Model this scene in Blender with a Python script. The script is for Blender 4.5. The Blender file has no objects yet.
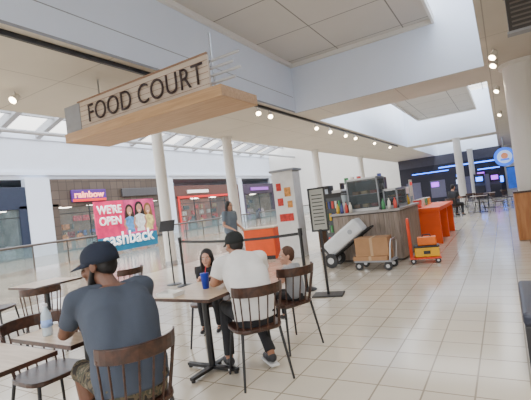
import bpy, bmesh, math, random
from mathutils import Vector, Matrix, noise, Euler
random.seed(4)
V=Vector
COL=bpy.context.scene.collection
# ------------------------------------------------------------------ camera
f=400.; roll=math.radians(7); yaw=math.radians(30.9); pit=math.radians(0.85); EH=1.45
R0=V((math.cos(yaw),math.sin(yaw),0)); F0=V((-math.sin(yaw),math.cos(yaw),0)); Z=V((0,0,1))
F=F0*math.cos(pit)+Z*math.sin(pit); U0=Z*math.cos(pit)-F0*math.sin(pit)
R=R0*math.cos(roll)-U0*math.sin(roll); U=R0*math.sin(roll)+U0*math.cos(roll)
cam=bpy.data.cameras.new("camera"); co=bpy.data.objects.new("camera",cam); COL.objects.link(co)
cam.sensor_width=36; cam.lens=36*f/531; cam.clip_end=300
MM=Matrix((R,U,-F)).transposed().to_4x4(); MM.translation=(0,0,EH); co.matrix_world=MM
bpy.context.scene.camera=co
# ------------------------------------------------------------------ materials
MATS={}
def mat(name,col=(.8,.8,.8),rough=.5,metal=0.,emit=0.,var=.06,scale=6.,bump=0.,trans=0.,alpha=1.,ecol=None):
    if name in MATS: return MATS[name]
    m=bpy.data.materials.new(name); m.use_nodes=True; nt=m.node_tree; b=nt.nodes["Principled BSDF"]
    b.inputs["Roughness"].default_value=rough; b.inputs["Metallic"].default_value=metal
    tc=nt.nodes.new("ShaderNodeTexCoord"); nz=nt.nodes.new("ShaderNodeTexNoise"); nz.inputs["Scale"].default_value=scale; nz.inputs["Detail"].default_value=4
    nt.links.new(tc.outputs["Object"],nz.inputs["Vector"])
    rp=nt.nodes.new("ShaderNodeValToRGB"); rp.color_ramp.elements[0].position=.3; rp.color_ramp.elements[1].position=.7
    c=V(col)
    rp.color_ramp.elements[0].color=(*[max(0,x*(1-var)) for x in c],1); rp.color_ramp.elements[1].color=(*[min(1,x*(1+var)) for x in c],1)
    nt.links.new(nz.outputs["Fac"],rp.inputs["Fac"]); nt.links.new(rp.outputs["Color"],b.inputs["Base Color"])
    if bump:
        bp=nt.nodes.new("ShaderNodeBump"); bp.inputs["Strength"].default_value=bump; bp.inputs["Distance"].default_value=.02
        nt.links.new(nz.outputs["Fac"],bp.inputs["Height"]); nt.links.new(bp.outputs["Normal"],b.inputs["Normal"])
    if emit: 
        b.inputs["Emission Color"].default_value=(*(ecol or col),1); b.inputs["Emission Strength"].default_value=emit
    if trans: b.inputs["Transmission Weight"].default_value=trans
    if alpha<1: b.inputs["Alpha"].default_value=alpha
    MATS[name]=m; return m
def wood(name,c1,c2,rough=.4,sc=(1,12,12),rot=0):
    if name in MATS: return MATS[name]
    m=bpy.data.materials.new(name); m.use_nodes=True; nt=m.node_tree; b=nt.nodes["Principled BSDF"]; b.inputs["Roughness"].default_value=rough
    tc=nt.nodes.new("ShaderNodeTexCoord"); mp=nt.nodes.new("ShaderNodeMapping"); mp.inputs["Scale"].default_value=sc
    nz=nt.nodes.new("ShaderNodeTexNoise"); nz.inputs["Scale"].default_value=3; nz.inputs["Detail"].default_value=6; nz.inputs["Distortion"].default_value=.6
    rp=nt.nodes.new("ShaderNodeValToRGB"); rp.color_ramp.elements[0].position=.35; rp.color_ramp.elements[1].position=.65
    rp.color_ramp.elements[0].color=(*c1,1); rp.color_ramp.elements[1].color=(*c2,1)
    nt.links.new(tc.outputs["Object"],mp.inputs["Vector"]); nt.links.new(mp.outputs[0],nz.inputs["Vector"]); nt.links.new(nz.outputs["Fac"],rp.inputs["Fac"]); nt.links.new(rp.outputs[0],b.inputs["Base Color"])
    MATS[name]=m; return m
def tile(name,c1,c2,cm,size,mortar,rough,metal=0,bump=.15,blot=.5,vert=False):
    m=bpy.data.materials.new(name); m.use_nodes=True; nt=m.node_tree; b=nt.nodes["Principled BSDF"]; b.inputs["Roughness"].default_value=rough
    g=nt.nodes.new("ShaderNodeNewGeometry"); br=nt.nodes.new("ShaderNodeTexBrick")
    br.offset=0; br.squash=1; br.inputs["Scale"].default_value=1; br.inputs["Brick Width"].default_value=size; br.inputs["Row Height"].default_value=size
    br.inputs["Mortar Size"].default_value=mortar; br.inputs["Mortar Smooth"].default_value=.2
    br.inputs["Color1"].default_value=(*c1,1); br.inputs["Color2"].default_value=(*c2,1); br.inputs["Mortar"].default_value=(*cm,1)
    pos=g.outputs["Position"]
    if vert:
        sp=nt.nodes.new("ShaderNodeSeparateXYZ"); cb=nt.nodes.new("ShaderNodeCombineXYZ"); nt.links.new(pos,sp.inputs[0]); nt.links.new(sp.outputs[1],cb.inputs[0]); nt.links.new(sp.outputs[2],cb.inputs[1]); pos=cb.outputs[0]
    nt.links.new(pos,br.inputs["Vector"])
    nz=nt.nodes.new("ShaderNodeTexNoise"); nz.inputs["Scale"].default_value=1.2; nz.inputs["Detail"].default_value=5; nt.links.new(g.outputs["Position"],nz.inputs["Vector"])
    mx=nt.nodes.new("ShaderNodeMix"); mx.data_type='RGBA'; mx.blend_type='MULTIPLY'; mx.inputs[0].default_value=blot
    rp=nt.nodes.new("ShaderNodeValToRGB"); rp.color_ramp.elements[0].color=(.8,.78,.76,1); rp.color_ramp.elements[1].color=(1,1,1,1); rp.color_ramp.elements[0].position=.3; rp.color_ramp.elements[1].position=.7
    nt.links.new(nz.outputs["Fac"],rp.inputs["Fac"]); nt.links.new(br.outputs["Color"],mx.inputs[6]); nt.links.new(rp.outputs[0],mx.inputs[7]); nt.links.new(mx.outputs[2],b.inputs["Base Color"])
    if bump:
        bp=nt.nodes.new("ShaderNodeBump"); bp.invert=True; bp.inputs["Strength"].default_value=bump; bp.inputs["Distance"].default_value=.003
        nt.links.new(br.outputs["Fac"],bp.inputs["Height"]); nt.links.new(bp.outputs["Normal"],b.inputs["Normal"])
    return m
def camo(name):
    m=bpy.data.materials.new(name); m.use_nodes=True; nt=m.node_tree; b=nt.nodes["Principled BSDF"]; b.inputs["Roughness"].default_value=.9
    tc=nt.nodes.new("ShaderNodeTexCoord"); nz=nt.nodes.new("ShaderNodeTexNoise"); nz.inputs["Scale"].default_value=16; nz.inputs["Detail"].default_value=2
    rp=nt.nodes.new("ShaderNodeValToRGB"); rp.color_ramp.interpolation='CONSTANT'
    e=rp.color_ramp.elements; e[0].color=(.03,.025,.02,1); e[1].color=(.13,.1,.06,1); e[1].position=.44
    k=e.new(.52); k.color=(.07,.07,.045,1); k=e.new(.6); k.color=(.2,.16,.11,1)
    nt.links.new(tc.outputs["Object"],nz.inputs["Vector"]); nt.links.new(nz.outputs["Fac"],rp.inputs["Fac"]); nt.links.new(rp.outputs[0],b.inputs["Base Color"]); return m
WHITE=mat("painted_white",(.78,.75,.7),.7,var=.02,scale=1)
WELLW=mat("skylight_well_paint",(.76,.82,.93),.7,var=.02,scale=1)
GREYP=mat("grey_panel",(.3,.31,.34),.6)
BLACK=mat("black_metal",(.015,.015,.017),.4,var=.2)
DARKM=mat("dark_plastic",(.025,.025,.028),.5)
STEEL=mat("brushed_steel",(.5,.51,.53),.3,metal=.9)
ORANGE=mat("orange_laminate",(.85,.09,.005),.5)
GLASS=mat("clear_glass",(.4,.5,.5),.05,alpha=.1,var=.01)
CHAIRW=wood("dark_chair_wood",(.03,.013,.008),(.072,.028,.016),.35,(8,2,8))
LIGHTW=wood("pale_table_laminate",(.52,.38,.25),(.64,.5,.36),.3,(1,14,1))
SIGNW=wood("tan_sign_wood",(.44,.26,.13),(.55,.34,.18),.5,(.6,9,9))
GREYW=wood("grey_wood_slats",(.22,.175,.14),(.34,.28,.24),.6,(6,6,.6))
FLOOR=tile("cream_floor_tile",(.66,.595,.49),(.6,.535,.435),(.3,.25,.19),.33,.007,.14)
FLOOR2=tile("tan_concourse_tile",(.38,.3,.21),(.32,.25,.175),(.2,.16,.12),.6,.007,.15)
RAFT=tile("ceiling_raft_panel",(.64,.61,.56),(.64,.61,.56),(.25,.24,.22),1.7,.016,.8,bump=0,blot=.2)
SOFF=tile("soffit_panel",(.64,.59,.51),(.64,.59,.51),(.4,.36,.31),2.1,.01,.8,bump=0,blot=.3)
# ------------------------------------------------------------------ geometry helper
def basis(d):
    d=d.normalized(); a=V((0,0,1)) if abs(d.z)<.95 else V((1,0,0)); x=a.cross(d).normalized(); y=d.cross(x); return x,y,d
class G:
    def __init__(s): s.bm=bmesh.new()
    def box(s,c,sz,rz=0,rx=0,ry=0):
        m=Matrix.Translation(V(c))@Euler((rx,ry,rz)).to_matrix().to_4x4()@Matrix.Diagonal((sz[0],sz[1],sz[2],1))
        bmesh.ops.create_cube(s.bm,size=1,matrix=m); return s
    def bb(s,x0,x1,y0,y1,z0,z1): return s.box(((x0+x1)/2,(y0+y1)/2,(z0+z1)/2),(x1-x0,y1-y0,z1-z0))
    def cyl(s,p0,p1,r0,r1=None,n=12):
        p0=V(p0);p1=V(p1); r1=r0 if r1 is None else r1; x,y,d=basis(p1-p0)
        ra=[];rb=[]
        for i in range(n):
            a=2*math.pi*i/n; o=x*math.cos(a)+y*math.sin(a)
            ra.append(s.bm.verts.new(p0+o*r0)); rb.append(s.bm.verts.new(p1+o*r1))
        for i in range(n): s.bm.faces.new((ra[i],ra[(i+1)%n],rb[(i+1)%n],rb[i]))
        s.bm.faces.new(ra[::-1]); s.bm.faces.new(rb); return s
    def sph(s,c,r,rot=None,n=14):
        if not hasattr(r,'__len__'): r=(r,r,r)
        m=Matrix.Translation(V(c))
        if rot is not None: m=m@rot.to_4x4()
        bmesh.ops.create_uvsphere(s.bm,u_segments=n,v_segments=max(6,n*2//3),radius=1,matrix=m@Matrix.Diagonal((r[0],r[1],r[2],1))); return s
    def cap(s,p0,r0,p1,r1,n=12):
        s.cyl(p0,p1,r0,r1,n); s.sph(p0,r0,n=n); s.sph(p1,r1,n=n); return s
    def tube(s,pts,r,n=8,closed=False):
        for a,b in zip(pts,pts[1:]): s.cyl(a,b,r,n=n)
        for a in pts[1:-1]: s.sph(a,r,n=8)
        return s
    def loft(s,rings,n=20,up=None):
        L=[]
        for c,rx,ry,x,y in rings:
            row=[]
            for i in range(n):
                a=2*math.pi*i/n; ca,sa=math.cos(a),math.sin(a)
                k=.82; ex=math.copysign(abs(ca)**k,ca); ey=math.copysign(abs(sa)**k,sa)
                row.append(s.bm.verts.new(V(c)+x*rx*ex+y*ry*ey))
            L.append(row)
        for a,b in zip(L,L[1:]):
            for i in range(n): s.bm.faces.new((a[i],a[(i+1)%n],b[(i+1)%n],b[i]))
        s.bm.faces.new(L[0][::-1]); s.bm.faces.new(L[-1]); return s
    def prism(s,pts,off):
        off=V(off); a=[s.bm.verts.new(V(p)) for p in pts]; b=[s.bm.verts.new(V(p)+off) for p in pts]; n=len(a)
        s.bm.faces.new(a[::-1]); s.bm.faces.new(b)
        for i in range(n): s.bm.faces.new((a[i],a[(i+1)%n],b[(i+1)%n],b[i]))
        return s
    def strip(s,rows):
        L=[[s.bm.verts.new(V(p)) for p in r] for r in rows]
        for a,b in zip(L,L[1:]):
            for i in range(len(a)-1): s.bm.faces.new((a[i],a[i+1],b[i+1],b[i]))
        return s
    def mesh(s,name,m,smooth=False):
        bmesh.ops.recalc_face_normals(s.bm,faces=s.bm.faces)
        me=bpy.data.meshes.new(name); s.bm.to_mesh(me); s.bm.free()
        if m: me.materials.append(m)
        if smooth:
            for p in me.polygons: p.use_smooth=True
        return me
    def obj(s,name,m,parent=None,bevel=0,smooth=False,label=None):
        return mkobj(name,s.mesh(name,m,smooth),parent,bevel,label)
def mkobj(name,me,parent=None,bevel=0,label=None):
    o=bpy.data.objects.new(name,me); COL.objects.link(o)
    if parent: o.parent=parent
    if bevel:
        b=o.modifiers.new("bevel",'BEVEL'); b.width=bevel; b.segments=2; b.limit_method='ANGLE'
    if label: o["label"]=label
    return o
def thing(name,label,cat,loc=(0,0,0),rz=0,group=None,rot=None):
    e=bpy.data.objects.new(name,None); COL.objects.link(e); e.empty_display_size=.2; e.location=loc; e.rotation_euler=rot or (0,0,rz)
    e["label"]=label; e["category"]=cat
    if group: e["group"]=group
    return e
def tag(o,label,cat,group=None):
    o["label"]=label; o["category"]=cat
    if group: o["group"]=group
    return o
def struct(o): o["kind"]="structure"; return o
def dup(src,loc,rz=0,label=None):
    n=src.copy(); COL.objects.link(n); n.location=loc; n.rotation_euler=(src.rotation_euler[0],src.rotation_euler[1],rz)
    if label: n["label"]=label
    def rec(a,b):
        for ch in [c for c in bpy.data.objects if c.parent==a]:
            k=ch.copy(); COL.objects.link(k); k.parent=b; rec(ch,k)
    rec(src,n); return n
def text(name,body,m,width,height,loc,rot,parent=None,ext=.01,bold=.0,label=None,spacing=1.):
    cu=bpy.data.curves.new(name,'FONT'); cu.body=body; cu.size=1; cu.extrude=0; cu.offset=bold; cu.align_x='CENTER'; cu.space_character=spacing
    t=bpy.data.objects.new("tmp",cu); COL.objects.link(t); dg=bpy.context.evaluated_depsgraph_get(); dg.update()
    me=bpy.data.meshes.new_from_object(t.evaluated_get(dg)); bpy.data.objects.remove(t)
    xs=[v.co.x for v in me.vertices]; ys=[v.co.y for v in me.vertices]
    sx=width/(max(xs)-min(xs)); sy=height/(max(ys)-min(ys)); cx=(max(xs)+min(xs))/2; cy=(max(ys)+min(ys))/2
    for v in me.vertices: v.co=V(((v.co.x-cx)*sx,(v.co.y-cy)*sy,0))
    if ext:
        bm=bmesh.new(); bm.from_mesh(me); r=bmesh.ops.extrude_face_region(bm,geom=list(bm.faces)); 
        for v in [e for e in r['geom'] if isinstance(e,bmesh.types.BMVert)]: v.co.z+=ext
        bmesh.ops.recalc_face_normals(bm,faces=bm.faces); bm.to_mesh(me); bm.free()
    me.name=name; me.materials.clear(); me.materials.append(m)
    o=mkobj(name,me,parent,label=label); o.location=loc; o.rotation_euler=rot; return o
FX=(math.pi/2,0,math.pi/2)   # facing +X
FY=(math.pi/2,0,0)           # facing -Y
# ------------------------------------------------------------------ shell
struct(G().bb(-8.6,9,-4,46,-.1,0).obj("floor",FLOOR))
struct(G().bb(-34,-8.6,-4,60,-.1,0).obj("floor.001",FLOOR2))
T=.3
g=G()
g.bb(-8.4,-4.9,-4,46,4,4+T)
g.bb(-.1,9,-4,46,4,4+T)
for y0,y1 in [(10.5,12.2),(26,27.6),(40,46)]: g.bb(-4.9,-.1,y0,y1,4,4+T)
g.bb(-8.4,-8.2,-4,46,4.3,7.6)
struct(g.obj("ceiling",SOFF))
wells=[(-4,10.5),(12.2,26),(27.6,40)]
i=1
for y0,y1 in wells:
    g=G(); top=6.6
    g.bb(-5.0,-4.898,y0-.1,y1+.1,4.01,top); g.bb(-.102,0,y0-.1,y1+.1,4.01,top); g.bb(-4.9,-.1,y1-.002,y1+.1,4.01,top)
    if y0>0: g.bb(-4.9,-.1,y0-.1,y0+.002,4.01,top)
    struct(g.obj("trim_%d"%i,WELLW)); i+=1
struct(G().bb(-4.897,-1.0,-4,10.49,5.4,5.5).obj("ceiling.001",RAFT))
struct(G().bb(-3.95,-.85,17,25,5.4,5.5).obj("ceiling.002",RAFT))
struct(G().bb(-3.95,-.85,30,38,5.4,5.5).obj("ceiling.003",RAFT))
g=G()
for y0,y1 in wells:
    y=y0
    while y<y1: g.bb(-4.9,-.1,y-.04,y+.04,6.5,6.6); y+=1.4
    for x in (-3.3,-1.7,-.45): g.bb(x-.03,x+.03,y0,y1,6.5,6.58)
struct(g.obj("window_1",WHITE))
g=G(); g.bb(-1.06,-1.0,-4,10.48,5.3,5.4); g.bb(-4.89,-4.8,-4,10.48,5.3,5.4); g.bb(-4.8,-1.06,10.4,10.48,5.3,5.4)
g.bb(-3.95,-3.89,17,25,5.3,5.4); g.bb(-.91,-.85,17,25,5.3,5.4); g.bb(-3.89,-.91,17,17.06,5.3,5.4); g.bb(-3.89,-.91,24.94,25,5.3,5.4)
struct(g.obj("trim_7",WHITE))
g=G()
g.bb(-4.899,-4.893,-3,10.4,4.44,4.452)
g.bb(-4.899,-4.89,-3,10.4,4.0,4.04)
struct(g.obj("trim_8",GREYP))
tag(G().bb(-5.08,-5.03,-1,24,3.93,3.999).obj("light_track",BLACK),"thin black lighting track fixed along the ceiling soffit edge","light track")
struct(G().bb(9,9.2,-4,46,0,7).obj("wall_right",WHITE))
struct(G().bb(-26.4,9,46,46.2,0,9.5).obj("wall_back",WHITE))
struct(G().bb(.15,9,38,38.2,0,4).obj("wall_back.001",WHITE))
g=G(); g.bb(-26.6,-26.3,-4,60,5.05,8.2); g.bb(-30.2,-30,-4,60,0,5.1); g.bb(-30,-26.3,-4,60,5.02,5.12); g.bb(-26.6,-26.3,-4,8,0,5.05); g.bb(-26.6,-26.3,45.6,60,0,5.05); g.bb(-26.3,-26.15,-4,60,5.3,5.5); g.bb(-26.3,-26.2,-4,60,7.7,8.2)
struct(g.obj("wall_left",WELLW))
g=G()
y=-3
while y<58:
    g.prism([(-26.5,y,7.7),(-26.5,y,8.2),(-17.3,y,10.8),(-8.2,y,8.0),(-8.2,y,7.5),(-17.3,y,10.1)],(0,.35,0)); y+=2.6
for x,z in [(-24,8.7),(-21,9.5),(-18,10.3),(-14.5,9.7),(-11,8.7)]: g.bb(x-.1,x+.1,-4,58,z-.12,z+.08)
g.tube([(-22.5,-4,7.2),(-22.5,58,7.2)],.12); g.bb(-12.2,-11.2,-4,58,7.6,7.7)
struct(g.obj("ceiling.004",mat("rafter_paint",(.42,.42,.43),.7)))
def column(x,y,r,h,base=0):
    e=thing("column","round white painted column rising to the ceiling","column",(x,y,0),group="round white columns")
    G().cyl((0,0,.1),(0,0,h),r,n=40).obj("shaft",WHITE,e,smooth=False)
    g=G(); g.cyl((0,0,h-.08),(0,0,h),r*1.18,n=32); g.obj("capital",WHITE,e)
    G().cyl((0,0,0),(0,0,.12),r*1.12,n=32).obj("base",STEEL,e)
    return e
column(-9.1,9.1,.17,7.9); column(-8.1,11.4,.17,4); column(-8.1,19,.17,4); column(-8.1,26.5,.17,4); column(-2.1,25.5,.2,4); column(-2.1,36,.2,4)
c=column(.66,11,.42,4)
e=thing("column_surround","square orange and brown wood box wrapped round the thick white column","column base",(.72,11.0,0))
for dx,dy,sx,sy in [(-.55,0,.06,1.16),(.55,0,.06,1.16),(0,-.55,1.04,.06),(0,.55,1.04,.06)]:
    G().box((dx,dy,.53),(sx,sy,1.04)).obj("panel",wood("orange_brown_wood",(.38,.14,.04),(.5,.22,.075),.45,(5,5,.6)),e,.01)
for dx,dy,sx,sy in [(-.54,0,.1,1.2),(.54,0,.1,1.2),(0,-.54,.98,.1),(0,.54,.98,.1)]: G().box((dx,dy,1.07),(sx,sy,.04)).obj("cap_rail",CHAIRW,e)
e=thing("hanging_sign","dark rectangular hanging sign with thin slatted face and pale frame","sign",(.75,6.0,3.22))
G().box((0,0,.24),(.98,.12,.48)).obj("sign_box",mat("charcoal_sign",(.05,.045,.045),.5),e,.006)
for z in (.0,.48): G().box((0,0,z),(1.02,.15,.03)).obj("frame_bar",GREYP,e)
for k in range(7): G().box((0,-.066,.07+k*.057),(.9,.012,.018)).obj("slat",mat("sign_slat",(.16,.14,.13),.5),e)
for x in (-.35,.35): G().cyl((x,0,.48),(x,0,.78),.012).obj("hanger_rod",STEEL,e)
EMW=mat("warm_lamp",(1,.78,.5),.5,emit=30)
def tracklight(x,y,z=3.93,aim=(.3,-.4)):
    e=thing("track_light","small white spotlight head hanging from the ceiling edge","spotlight",(x,y,z),group="ceiling spotlights")
    G().cyl((0,0,.0),(0,0,-.08),.012).obj("stem",WHITE,e)
    d=V((aim[0],aim[1],-.5)).normalized(); p=V((0,0,-.12))
    G().cyl(p-d*.08,p+d*.08,.055,.075,16).obj("lamp_head",WHITE,e)
    G().cyl(p+d*.078,p+d*.086,.06,.06,16).obj("lamp_lens",EMW,e)
for x,y in [(-5.05,8.6),(-5.05,9.2),(-5.05,12.2),(-5.05,13.4),(-5.05,15.0),(-5.05,16.2),(-5.05,19),(-5.05,6),(-5.05,22)]: tracklight(x,y)
for x,y in [(.1,9.3),(.1,10.0),(.12,13),(.15,18)]: tracklight(x,y,4,(-.3,-.4))
for x,y in [(-7.2,3.9)]: tracklight(x,y,4,(.2,-.6))
# ------------------------------------------------------------------ FOOD COURT sign
sg=thing("hanging_sign","long hanging sign with dark letters over a tan wood shelf","sign",(-4.55,4.1,2.9))
G().box((0,.43,.075),(3.3,.86,.15)).obj("wood_shelf",SIGNW,sg,.006)
G().box((.02,.14,.4),(2.75,.04,.48)).obj("backing_panel",wood("sign_pale_face",(.6,.49,.4),(.66,.56,.47),.6,(.6,9,9)),sg,.004)
g=G()
for z in (.16,.645): g.box((.02,.112,z),(2.78,.03,.018))
for z in (.24,.32,.4,.48,.56): g.box((.02,.118,z),(2.75,.006,.006))
g.obj("panel_edging",mat("sign_trim",(.3,.18,.12),.5),sg)
G().box((-1.55,.28,.36),(.42,.34,.56)).obj("end_box",GREYP,sg,.01)
for k in range(4):
    G().cyl((1.25,.2,.26+k*.1),(1.76+.1*(k%2),.2,.26+k*.1),.018).obj("fin",mat("satin_metal",(.6,.62,.65),.35,metal=.6),sg,label="short slim metal rod")
for x in (-1.3,1.2): G().cyl((x,.5,.15),(x,.5,1.1),.015).obj("hanger_rod",STEEL,sg)
text("lettering","FOOD COURT",mat("dark_brown_letter",(.035,.018,.018),.5),2.42,.285,(.12,.095,.40),FY,sg,.015,-.009,spacing=1.05)
# ------------------------------------------------------------------ storefronts
DNAVY=mat("navy_front",(.02,.03,.06),.4); BROWN=tile("store_stone_tile",(.13,.095,.075),(.09,.065,.05),(.04,.03,.025),.6,.02,.4,vert=True)
INT=mat("store_interior",(.26,.18,.13),.8,var=.4,scale=.8); GLOWW=mat("store_ceiling_lamp",(1,.92,.8),.5,emit=12)
def storefront(y0,y1,ztop,frame,seed,label,stock,zs=3.3,inner=INT,trim=None):
    e=thing("storefront",label,"shop front",(-26,y0,0)); w=y1-y0; rnd=random.Random(seed)
    g=G(); g.box((-.1,.25,zs/2),(.4,.5,zs)); g.box((-.1,w-.25,zs/2),(.4,.5,zs)); g.box((-.1,w/2,(ztop+zs-.2)/2),(.4,w,ztop-zs+.2)); g.obj("facade",frame,e,.02)
    g=G(); g.box((-3.2,w/2,1.6),(.05,w,3.2)); g.box((-1.7,.03,1.6),(3,.05,3.2)); g.box((-1.7,w-.03,1.6),(3,.05,3.2)); g.box((-1.8,w/2,3.2),(2.9,w-.1,.04)); g.obj("interior_wall",inner,e)
    if trim:
        for yy in (.5,w-.5): G().box((.12,yy,1.6),(.06,.22,3.2)).obj("red_trim",trim,e)
        G().box((.12,w/2,3.2),(.06,w-.8,.2)).obj("red_trim",trim,e)
    g=G(); n=max(2,int(w/2.6))
    for k in range(n+1): g.box((0,.25+k*(w-.5)/n,1.55),(.07,.06,3.1))
    g.box((0,w/2,.06),(.08,w-.5,.12)); g.box((0,w/2,2.6),(.05,w-.5,.05)); g.obj("mullion",DARKM,e)
    g=G(); g.box((.0,w/2,1.6),(.015,w-.5,3)); g.obj("window_pane",GLASS,e)
    def sm(c): return mat("stock_%s"%("_".join(str(int(x*99)) for x in c)),c,.8,emit=.1,var=.7,scale=5)
    for k in range(int(w*3.5)):
        yy=.4+rnd.random()*(w-.8)
        if k%3:
            G().box((-3.05,yy,rnd.choice([1.1,1.7,2.3])),(.18,.3+.5*rnd.random(),.42)).obj("merchandise",sm(rnd.choice(stock)),e)
        else:
            x=-.5-rnd.random()*2; h=.9+.5*rnd.random(); sx,sy=.35,.4+.5*rnd.random()
            g=G(); g.box((x,yy,h*.3),(sx,sy,h*.6)); g.sph((x,yy,h*.62),(sx*.5,sy*.5,h*.3),n=10); g.obj("merchandise",sm(rnd.choice(stock)),e)
    for k in range(int(w/1.5)): G().box((-.9-(k%2)*1.2,.8+k*1.5,3.14),(.25,.9,.04)).obj("ceiling_lamp",GLOWW,e)
    return e
TW=mat("white_letter",(.95,.95,.95),.5,emit=.8); PK=mat("pink_letter",(1,.3,.2),.5,emit=3)
storefront(8,14.0,4.5,DNAVY,1,"dark navy shop front with tall glass doors",[(.1,.12,.16),(.3,.32,.35),(.03,.04,.06)],inner=mat("cool_interior",(.14,.18,.22),.8,var=.5,scale=.8))
storefront(15.6,26.4,5.0,BROWN,2,"brown stone-tiled shop front with purple illuminated sign and glass",[(.6,.05,.1),(.08,.15,.4),(.6,.5,.35),(.04,.04,.04),(.5,.2,.05)])
storefront(27.2,37.6,4.3,mat("brown_front",(.12,.05,.04),.5),3,"brown open shop front with bright red trim and displays",[(.7,.03,.03),(.5,.3,.12),(.04,.04,.05),(.8,.7,.6)],inner=mat("warm_interior",(.4,.13,.08),.8,var=.4,scale=.8),trim=mat("bright_red_trim",(.75,.02,.02),.4,emit=.3))
storefront(38.4,45.6,4.3,mat("charcoal_front",(.06,.04,.07),.5),4,"dark shop front with purple sign and displays",[(.15,.06,.25),(.04,.04,.08),(.5,.4,.4)])
def wallsign(y0,y1,z0,z1,txt,pc,tc,label,x=-25.78,split=None):
    e=thing("shop_sign",label,"sign",(x,(y0+y1)/2,(z0+z1)/2)); G().box((0,0,0),(.14,y1-y0,z1-z0)).obj("sign_panel",pc,e,.03)
    if split: G().box((.05,0,-(z1-z0)*.38),(.08,y1-y0-.1,(z1-z0)*.22)).obj("lower_panel",split,e,.01)
    if txt: text("sign_lettering",txt,tc,(y1-y0)*.86,(z1-z0)*.55,(.075,0,.08 if split else 0),FX,e,.02,.03)
wallsign(17.0,19.8,3.35,4.2,"rainbow",mat("purple_sign",(.08,.02,.2),.5,emit=.6),PK,"purple and red illuminated shop sign with orange pink letters",split=mat("red_sign",(.7,.03,.02),.5,emit=1.2))
wallsign(21.3,25.6,3.55,4.2,"",mat("grey_sign",(.08,.075,.08),.5),TW,"dark grey blank fascia sign above shop windows")
wallsign(28.9,32,3.55,3.85,"",mat("pale_sign",(.85,.8,.75),.5,emit=.8),TW,"narrow pale illuminated fascia sign over the shop entrance")
wallsign(40,44,3.5,3.85,"",mat("violet_sign",(.3,.08,.5),.5,emit=.8),TW,"violet illuminated fascia sign over the shop entrance")
for n,y in enumerate([14.8,26.8,38.0]):
    struct(G().bb(-26.3,-25.85,y-.38 if n else y-.8,y+.38 if n else y+.8,0,5.05).obj("trim_%d"%(10+n),WELLW))
# big advert hoarding
e=thing("advert_hoarding","large pink and blue advertising panel with white words and figures","advertisement",(-17,12.3,0))
G().box((0,.85,1.75),(.08,1.7,1.8)).obj("pink_panel",mat("hot_pink_print",(.75,.02,.13),.5,emit=.25,var=.25,scale=2),e)
G().box((0,2.75,1.75),(.08,2.1,1.8)).obj("blue_panel",mat("magenta_print",(.65,.06,.2),.5,emit=.2,var=.5,scale=1.5),e)
G().box((0,1.9,.47),(.08,3.8,.76)).obj("teal_panel",mat("teal_print",(.01,.17,.3),.5,emit=.15),e)
for y in (.2,1.9,3.6): g=G(); g.box((-.08,y,1.25),(.06,.06,2.5)); g.box((-.25,y,.03),(.6,.06,.06)); g.obj("support_frame",STEEL,e)
text("headline_lettering","WE'RE\nOPEN",TW,1.45,1.0,(.085,.8,1.95),FX,e,.02,.025)
text("brand_lettering","cashback",TW,3.3,.66,(.12,1.85,.72),FX,e,.012,.02)
SK=mat("poster_skin",(.5,.25,.16),.7,emit=.15,var=.25)
def ell(x,cy,cz,ry,rz_,n=20): return [(x,cy+ry*math.cos(2*math.pi*a/n),cz+rz_*math.sin(2*math.pi*a/n)) for a in range(n)]
for j,(y,topc,dz,k) in enumerate([(2.05,(.1,.3,.6),-.1,1.3),(3.3,(.75,.6,.2),-.08,1.3),(2.7,(.8,.78,.75),.0,1.4)]):
    x0=.045+.007*j
    G().prism(ell(x0,y,2.2+dz,.2*k,.25*k)+[],(.004,0,0)).obj("figure_hair",mat("poster_hair_%d"%j,[(.04,.02,.012),(.22,.1,.03),(.02,.012,.01)][j],.8,var=.3),e)
    G().prism([(x0,y-.2*k,2.2+dz),(x0,y+.2*k,2.2+dz),(x0,y+.27*k,1.6+dz),(x0,y-.27*k,1.6+dz)],(.003,0,0)).obj("figure_hair",mat("poster_hair_%d"%j),e)
    G().prism([(x0,y-.05,1.8+dz),(x0,y+.05,1.8+dz),(x0,y+.06,2.05+dz),(x0,y-.06,2.05+dz)],(.006,0,0)).obj("figure_neck",SK,e)
    G().prism([(x0,y-.2*k,.95),(x0,y-.17*k,1.2),(x0,y-.3*k,1.45+dz),(x0,y-.27*k,1.77+dz),(x0,y-.08,1.88+dz),(x0,y+.08,1.88+dz),(x0,y+.27*k,1.77+dz),(x0,y+.3*k,1.45+dz),(x0,y+.17*k,1.2),(x0,y+.2*k,.95)],(.007,0,0)).obj("figure_top",mat("poster_top_%d"%j,topc,.7,var=.4,emit=.1),e)
    G().prism(ell(x0,y,2.17+dz,.125*k,.17*k),(.008,0,0)).obj("figure_face",SK,e)
    for q in (-1,1): G().prism([(x0,y+q*.27*k,1.77+dz),(x0,y+q*.34*k,1.38),(x0,y+q*.2*k,1.08),(x0,y+q*.14*k,1.16),(x0,y+q*.26*k,1.4),(x0,y+q*.2*k,1.7+dz)],(.009,0,0)).obj("figure_arm",SK,e)
    G().prism([(x0,y-.05,2.07+dz),(x0,y+.05,2.07+dz),(x0,y,2.035+dz)],(.010,0,0)).obj("figure_smile",TW,e)
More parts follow.
